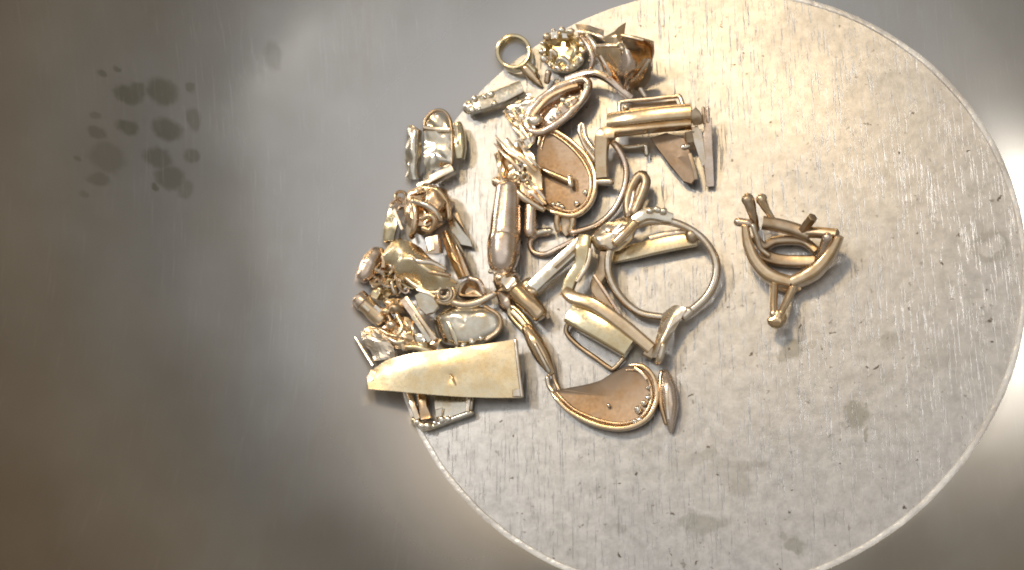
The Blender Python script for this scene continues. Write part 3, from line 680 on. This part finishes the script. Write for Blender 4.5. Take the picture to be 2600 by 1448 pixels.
tube('prong', t, BRN, [(1918, 580, 56), (1912, 545, 78), (1900, 508, 98)], 11, [.9, 1, 1.5], jig=3)
tube('prong', t, YEL, [(1966, 564, 60), (1946, 532, 82), (1934, 508, 96)], 9, [1, .9, 1.6], jig=3)
tube('prong', t, BRN, [(2034, 592, 54), (2048, 572, 78), (2064, 552, 100)], 13, [.9, 1, 1], rnd=.2, n=6)
tube('prong', t, ROSE, [(2100, 604, 88), (2092, 628, 66), (2082, 656, 44)], 12, [1.1, 1, .9])
tube('curl', t, PALE, [(1912, 574, 88), (1922, 604, 74), (1932, 632, 58), (1952, 648, 48)], 6.5)
tube('tip', t, ROSE, [(1874, 564, 84), (1900, 568, 84)], 11)
tube('foot_leg', t, YEL, [(1966, 712, 40), (1964, 756, 52), (1964, 798, 62)], 10, [1.1, 1, 1])
tube('foot_leg', t, YEL, [(2014, 728, 36), (1998, 764, 46), (1982, 796, 56)], 10, [1.2, 1, .9])
obj('foot', ball(B(), W(1972, 812, 52), 24, (1, .9, .7), jig=7), YEL, t)

# ================================================================== left heap, top
t = thing('folded_plate', 'wide creased white-gold plate with rounded top, topmost of the left pile', 'plate fragment', 1110, 360)
sheet('sheet', t, WHT, [[(1078, 312, 30), (1096, 286, 34), (1120, 280, 36), (1140, 298, 34)], [(1076, 334, 50), (1098, 330, 54), (1122, 328, 54), (1146, 330, 46)], [(1078, 372, 44), (1100, 372, 50), (1124, 372, 52), (1146, 372, 44)], [(1078, 404, 46), (1100, 408, 50), (1122, 404, 52), (1146, 402, 44)], [(1084, 436, 34), (1104, 432, 38), (1124, 426, 40), (1146, 418, 36)]], th=6, amp=6, fr=450, amp2=2)
tube('rim', t, BRN, [(1078, 330, 46), (1082, 302, 42), (1104, 282, 42), (1128, 284, 42), (1144, 310, 44), (1148, 360, 46), (1147, 416, 42)], 5)
bar('crease', t, PALE, [(1076, 324, 60), (1106, 328, 62), (1142, 330, 58)], 10, 10)
t = thing('folded_strip', 'narrow folded pale strip at the left edge of the topmost creased plate', 'metal strip', 1050, 400)
sheet('sheet', t, WHT, [[(1040, 318, 20), (1058, 326, 36), (1066, 336, 28)], [(1036, 352, 28), (1052, 360, 44), (1068, 362, 32)], [(1034, 400, 26), (1050, 402, 46), (1066, 402, 34)], [(1034, 450, 20), (1050, 456, 36), (1068, 452, 26)]], th=7, amp=7, fr=520, seed=2)
plate('tab', t, BRN, [(1041, 318, 40), (1064, 330, 46), (1062, 356, 46), (1042, 346, 42)], 6)
t = thing('chamfered_piece', 'small chamfered greenish gold piece right of the topmost creased plate', 'metal piece', 1166, 362)
bar('body', t, GRN, [(1162, 316, 26), (1166, 345, 30), (1168, 378, 30), (1168, 404, 26)], 34, 34, [.7, 1, 1, .7], bevel=.6)
bar('edge', t, WHT, [(1158, 320, 46), (1161, 350, 50), (1160, 364, 50)], 12, 8)
t = thing('little_bar', 'little bright bar with dark side just below the topmost creased plate', 'bar', 1126, 446)
bar('body', t, PALE, [(1096, 458, 30), (1124, 444, 32), (1152, 430, 32)], 22, 24, bevel=.2)
bar('stub', t, PALE, [(1062, 472, 30), (1080, 466, 32), (1096, 460, 30)], 14, 12, bevel=.2)

# left heap, middle
t = thing('crumpled_nugget', 'crumpled copper-brown gold lump in the upper left pile', 'nugget', 1090, 536)
bm = B(); ball(bm, W(1090, 532, 44), 56, (1, 1.15, .8), 36)
for v in bm.verts:
    d = (v.co - W(1090, 532, 44)); q = v.co*330
    v.co += d.normalized()*S*(22*(abs(noise.noise(q))*-2 + .6) + 8*noise.noise(q*2.6))
obj('body', bm, COP, t)
tube('fold', t, COP, [(1046, 508, 84), (1056, 540, 88), (1052, 580, 80), (1046, 600, 60)], 9)
tube('fold', t, PALE, [(1052, 512, 90), (1080, 520, 98), (1104, 536, 92), (1116, 556, 80)], 9)
tube('fold', t, YEL, [(1074, 478, 76), (1110, 484, 78), (1134, 514, 66), (1140, 552, 52)], 8)
tube('fold', t, COP, [(1072, 556, 94), (1090, 548, 98), (1104, 560, 94), (1094, 584, 84), (1076, 580, 84)], 8)
sheet('flap', t, ROSE, [[(1036, 486, 58), (1070, 468, 64), (1110, 474, 60)], [(1040, 500, 76), (1072, 492, 84), (1108, 496, 80)]], th=6, amp=5)
t = thing('green_plate', 'curved greenish gold flake left of the copper-brown lump', 'metal flake', 997, 572)
sheet('sheet', t, GRN, [[(990, 526, 24), (1004, 534, 36)], [(978, 570, 26), (1008, 574, 46)], [(974, 606, 22), (1000, 612, 40), ][:2], [(984, 618, 20), (1018, 606, 36)]], th=6, amp=3)
bar('rib', t, PALE, [(1001, 532, 48), (1012, 560, 52), (1022, 584, 50)], 8, 8)
t = thing('wire_knot', 'tiny knot of gold wire at the upper left of the copper-brown lump', 'wire', 1018, 512)
for i in range(5):
    a0 = i*1.3; c = (1014+8*math.cos(a0*2), 512+14*math.sin(a0*1.7))
    tube('loop', t, (ROSE, PALE, YEL)[i % 3], [(c[0]+14*math.cos(a0+a), c[1]+12*math.sin(a0+a), 40+8*math.sin(a+i)) for a in (0, 1, 2, 3, 4)], 4.5, n=8)
t = thing('arrow_strip', 'grey-green strip with pointed end right of the copper-brown lump', 'metal strip', 1165, 585)
plate('blade', t, WHT, [(1134, 552, 34), (1146, 546, 36), (1196, 612, 24), (1200, 628, 20), (1166, 622, 22), (1138, 580, 30)], 9)
plate('side', t, BRN, [(1148, 540, 22), (1160, 538, 20), (1200, 620, 12), (1192, 606, 16)], 8)
t = thing('tiny_block', 'tiny square gold block under the copper-brown lump', 'metal piece', 1102, 626)
bar('block', t, ROSE, [(1100, 606, 62), (1103, 628, 62), (1104, 644, 58)], 38, 32, bevel=.25)
bar('face', t, PALE, [(1094, 612, 78), (1096, 636, 78)], 16, 6)
t = thing('prism_rods', 'pair of slender joined gold rods pointing down, right side of the left pile', 'rod', 1155, 645)
bar('rod', t, YEL, [(1130, 590, 50), (1150, 640, 48), (1176, 706, 36)], 26, 24, [.7, 1, .8], bevel=.2, twist=.6)
bar('rod', t, PALE, [(1142, 596, 40), (1166, 645, 38), (1190, 702, 28)], 20, 20, [.6, 1, .8], bevel=.2, twist=.5)

t = thing('crumpled_foil', 'big peach-gold crumpled foil in the middle of the left pile', 'foil', 1070, 680)
sheet('sheet', t, SHEET, [[(988, 632, 60), (1020, 614, 76), (1060, 626, 72), (1090, 652, 66)], [(980, 654, 70), (1020, 648, 88), (1066, 656, 92), (1120, 682, 78)], [(992, 676, 62), (1030, 690, 82), (1076, 694, 90), (1140, 706, 74)], [(1016, 696, 48), (1048, 716, 62), (1092, 736, 66), (1160, 722, 56)]], th=7, amp=13, fr=250, seed=1.4, amp2=2, sub=10)
tube('rolled_edge', t, PALE, [(994, 676, 66), (1020, 696, 60), (1050, 722, 60), (1086, 742, 60), (1120, 742, 56)], 7)
tube('fold', t, PALE, [(1040, 648, 98), (1064, 664, 104), (1096, 668, 96), (1130, 684, 84)], 9, [.5, 1, 1, .5])
tube('fold', t, COP, [(1086, 690, 96), (1110, 694, 92), (1140, 700, 82)], 8, [.6, 1, .7])
t = thing('rose_bead', 'oval rose-gold bead at the far left edge of the left pile', 'bead', 937, 676)
tube('body', t, ROSE, [(958, 644, 30), (940, 672, 30), (926, 700, 26)], 27, [.8, 1, .85], rnd=.8, jig=4)
bar('band', t, COP, [(966, 640, 40), (976, 660, 44), (974, 680, 40)], 12, 14)
t = thing('wire_tangle', 'tangle of fine gold chain links under the crumpled foil', 'chain', 990, 710)
rnd = random.Random(5)
for i in range(16):
    cu, cv = 955 + (i % 8)*12 + rnd.uniform(-5, 5), 684 + (i // 8)*32 + rnd.uniform(-8, 18); ang = rnd.uniform(0, 3.1); el = rnd.uniform(9, 14); ew = rnd.uniform(16, 24)
    pp = []
    for j in range(8):
        a = j*math.pi/4; x, y = ew*math.cos(a), el*math.sin(a)*.7
        pp.append((cu + x*math.cos(ang+1.2) - y*math.sin(ang+1.2), cv + x*math.sin(ang+1.2) + y*math.cos(ang+1.2), 34 + 10*math.sin(a + i)))
    tube('link', t, (PALE, YEL, ROSE, GRN)[i % 4], pp, 4.8, closed=True, k=3, n=8)
t = thing('coil_eye', 'small coiled eyelet at the lower right of the crumpled foil', 'eyelet', 1128, 744)
tube('coil', t, PALE, [(1128+(10+i*1.0)*math.cos(i*.8), 744+(10+i*1.0)*math.sin(i*.8), 74-i*1.2) for i in range(16)], 4.5, k=3, n=8)
tube('ring', t, YEL, [(1128+26*math.cos(i*math.pi/5), 746+24*math.sin(i*math.pi/5), 54) for i in range(10)], 6, closed=True, k=3)
t = thing('brown_cup', 'small brown gold cup with thick rim right of the coiled eyelet', 'cup', 1196, 732)
obj('cup', dish(B(), WL([(1164, 752, 30), (1170, 720, 34), (1192, 708, 38), (1216, 714, 38), (1228, 738, 34), (1222, 756, 30)]), [(10, -24), (0, -16), (0, -2), (4, 2), (10, 0), (18, -14), (9999, -18)], 4), BRN, t)
tube('rim', t, ROSE, [(1196, 708, 44), (1216, 716, 44), (1228, 742, 38)], 8)
o = props(tube('pale_rod', None, PALE, [(1140, 764, 46), (1176, 774, 46), (1214, 768, 44), (1252, 748, 38)], 11, [1, 1, 1, .8]), 'short bent pale gold rod lying above the silvery dished piece', 'rod')
t = thing('six_sided_plate', 'small grey-gold six-sided plate above the narrow bar in the left pile', 'plate fragment', 1080, 766)
plate('blade', t, WHT, [(1052, 750, 62), (1070, 736, 64), (1100, 752, 62), (1114, 778, 58), (1102, 794, 54), (1082, 800, 52), (1060, 782, 58)], 9)
bar('edge', t, PALE, [(1060, 736, 66), (1084, 744, 68), (1104, 756, 66)], 8, 8)

# left heap, bottom
t = thing('hinge_tube', 'short gold hinge tube at the left edge of the pile above the pink foil', 'tube', 942, 785)
tube('barrel', t, YEL, [(918, 764, 30), (942, 786, 32), (972, 814, 32)], 22, rnd=.5, jig=4)
bar('ridge', t, STON, [(924, 776, 50), (938, 790, 52)], 9, 8); bar('ridge', t, STON, [(952, 778, 52), (966, 792, 52)], 11, 8)
tube('cap', t, ROSE, [(910, 756, 28), (924, 770, 30)], 25, rnd=.3, jig=5)
t = thing('narrow_bar', 'narrow flat gold bar with pale edge pointing at the rectangular sheet', 'bar', 1062, 810)
plate('blade', t, ROSE, [(1014, 762, 60), (1034, 752, 62), (1102, 850, 56), (1108, 868, 52), (1090, 872, 52)], 12)
bar('edge', t, PALE, [(1032, 756, 68), (1066, 806, 68), (1106, 862, 60)], 10, 12)
bar('side', t, WHT, [(1050, 804, 56), (1076, 842, 54), (1092, 868, 50)], 14, 14)
t = thing('dished_plate', 'oval silvery dished plate with creases above the rectangular sheet', 'plate', 1185, 830)
do = [(1096, 818, 30), (1112, 796, 34), (1146, 780, 38), (1200, 776, 40), (1246, 780, 40), (1270, 802, 38), (1270, 836, 34), (1240, 862, 32), (1196, 882, 30), (1150, 882, 28), (1112, 866, 26)]
obj('dish', dish(B(), WL(do), [(14, -16), (2, -14), (0, -6), (3, 0), (12, 7), (28, 13), (50, 15), (9999, 14)], 5, jig=6, jf=200), WHT, t)
tube('crease', t, WHT, [(1138, 818, 48), (1150, 846, 46), (1160, 874, 38)], 9, [.5, 1, .5], fl=.5)
for (u, v, r) in ((1176, 880, 9), (1200, 868, 11), (1222, 860, 9), (1160, 884, 6), (1240, 858, 6)): bead('grain', t, STON, u, v, 36, r, (.9, 1, .8), 1)
tube('rim', t, BRN, [(1232, 780, 46), (1268, 804, 42), (1268, 838, 38), (1236, 864, 36)], 6)
t = thing('pink_foil', 'pale pink wrinkled foil at the left end of the rectangular sheet', 'foil', 955, 870)
sheet('sheet', t, PALE, [[(918, 846, 22), (944, 832, 34), (976, 838, 40)], [(926, 866, 30), (956, 858, 56), (988, 866, 54)], [(942, 892, 34), (968, 884, 60), (1000, 890, 56)], [(952, 916, 34), (980, 912, 50), (1006, 912, 50)]], th=4, amp=9, fr=420, seed=3, amp2=3, sub=4, facet=True)
o = props(bar('needle', None, WHT, [(902, 856, 16), (924, 892, 24), (948, 930, 34)], 8, 8, [.5, 1, 1]), 'thin straight needle sticking out left of the pink foil', 'needle')
t = thing('scrap_wad', 'wad of small gold scraps between the pink foil and narrow bar', 'scrap', 1015, 850)
sheet('flake', t, YEL, [[(984, 820, 40), (1020, 806, 56), (1052, 820, 54)], [(976, 850, 48), (1014, 846, 66), (1050, 856, 62)], [(986, 884, 50), (1024, 886, 62), (1066, 888, 56)]], th=4, amp=9, fr=400, seed=5, amp2=3, sub=4, facet=True)
for i, pp in enumerate(([(968, 838, 56), (992, 852, 66), (1020, 856, 66)], [(974, 852, 56), (1004, 868, 66), (1030, 866, 64)], [(1010, 800, 66), (1022, 830, 72), (1012, 852, 68)], [(984, 796, 50), (994, 818, 60), (986, 838, 58)], [(1034, 880, 66), (1062, 884, 66), (1090, 892, 60)])):
    tube('wire', t, (COP, PALE, YEL, BRN, SHEET)[i], pp, 7 if i < 4 else 9, jig=3)
for (u, v, r, mm) in ((996, 826, 15, PALE), (1004, 786, 16, BRN), (1036, 846, 14, YEL), (1072, 878, 12, SHEET), (982, 790, 12, YEL)): bead('scrap_grain', t, mm, u, v, 62, r, (1.2, .9, .8), 5)

fr = random.Random(11)
for i, (u, v, h, r) in enumerate(((986, 722, 26, 30), (1004, 776, 36, 28), (966, 748, 26, 24), (1000, 842, 46, 30), (1050, 872, 46, 28), (1092, 880, 40, 26), (982, 884, 46, 26))):
    an = fr.uniform(0, 3.1); g = []
    for y in (-1, 0, 1):
        row = []
        for x in (-1, -.2, .5, 1.1):
            xx, yy = x*r*fr.uniform(.8, 1.15), y*r*fr.uniform(.5, .8)
            row.append((u + xx*math.cos(an) - yy*math.sin(an), v + xx*math.sin(an) + yy*math.cos(an), h + fr.uniform(-12, 14)))
        g.append(row)
    sheet('flake', t, (PALE, YEL, SHEET, ROSE, WHT, COP)[i % 6], g, th=3, amp=5, fr=420, seed=i, amp2=3, sub=3, facet=True)

t = thing('rectangular_sheet', 'large pale yellow rectangular gold sheet lying across the bottom of the left pile', 'metal sheet', 1125, 945)
bm = foil(B(), [WL(r) for r in [[(940, 944, 50), (985, 915, 62), (1050, 898, 70), (1112, 890, 68), (1180, 882, 60), (1248, 872, 54), (1308, 862, 48)],
                               [(934, 966, 52), (985, 945, 66), (1050, 936, 74), (1116, 932, 72), (1184, 926, 62), (1252, 922, 54), (1318, 934, 46)],
                               [(936, 988, 50), (985, 992, 60), (1050, 998, 64), (1118, 1004, 62), (1186, 1008, 54), (1256, 1010, 46), (1326, 1010, 40)]]], th=7, sub=9, amp=2, fr=200, seed=2)
pd = W(1143, 957, 66)
for v in bm.verts:
    d = (v.co - pd); d.z = 0; v.co.z -= 9*S*math.exp(-(d.length/(9*S))**2)
obj('sheet', bm, SHEET, t)
tube('bent_edge', t, PALE, [(1309, 864, 52), (1316, 930, 50), (1325, 1006, 44)], 5)
plate('torn_corner', t, PALE, [(1300, 990, 50), (1318, 984, 50), (1326, 1008, 46), (1300, 1008, 46)], 6)
plate('torn_end', t, ROSE, [(930, 958, 50), (942, 938, 54), (956, 944, 58), (950, 966, 58), (934, 976, 52)], 7)
tube('dent_lip', t, YEL, [(1143, 950, 66), (1150, 964, 66), (1158, 978, 62)], 4, [.4, 1, .4])

t = thing('grain_setting', 'pale gold setting edged with grains sticking out below the rectangular sheet', 'jewelry setting', 1115, 1040)
plate('blade', t, WHT, [(1100, 1004, 18), (1202, 1006, 20), (1196, 1050, 18), (1130, 1070, 18), (1104, 1060, 18)], 9)
plate('facet', t, STON, [(1104, 1040, 26), (1124, 1034, 28), (1122, 1058, 26), (1104, 1062, 24)], 6)
bar('side', t, PALE, [(1040, 996, 18), (1050, 1030, 22), (1062, 1066, 20)], 16, 18); bar('side', t, COP, [(1074, 1000, 20), (1076, 1030, 24), (1084, 1064, 20)], 24, 20, jig=5)
bar('side', t, PALE, [(1192, 1008, 24), (1188, 1046, 22)], 10, 14)
tube('rim', t, WHT, [(1050, 1066, 12), (1070, 1084, 12), (1090, 1086, 12), (1140, 1068, 14), (1196, 1048, 16)], 8)
for (u, v, r) in ((1060, 1072, 9), (1072, 1080, 10), (1086, 1081, 11), (1122, 1066, 11), (1138, 1064, 9), (1104, 1074, 7)): bead('grain', t, STON, u, v, 22, r, (1, 1, .8), 1)
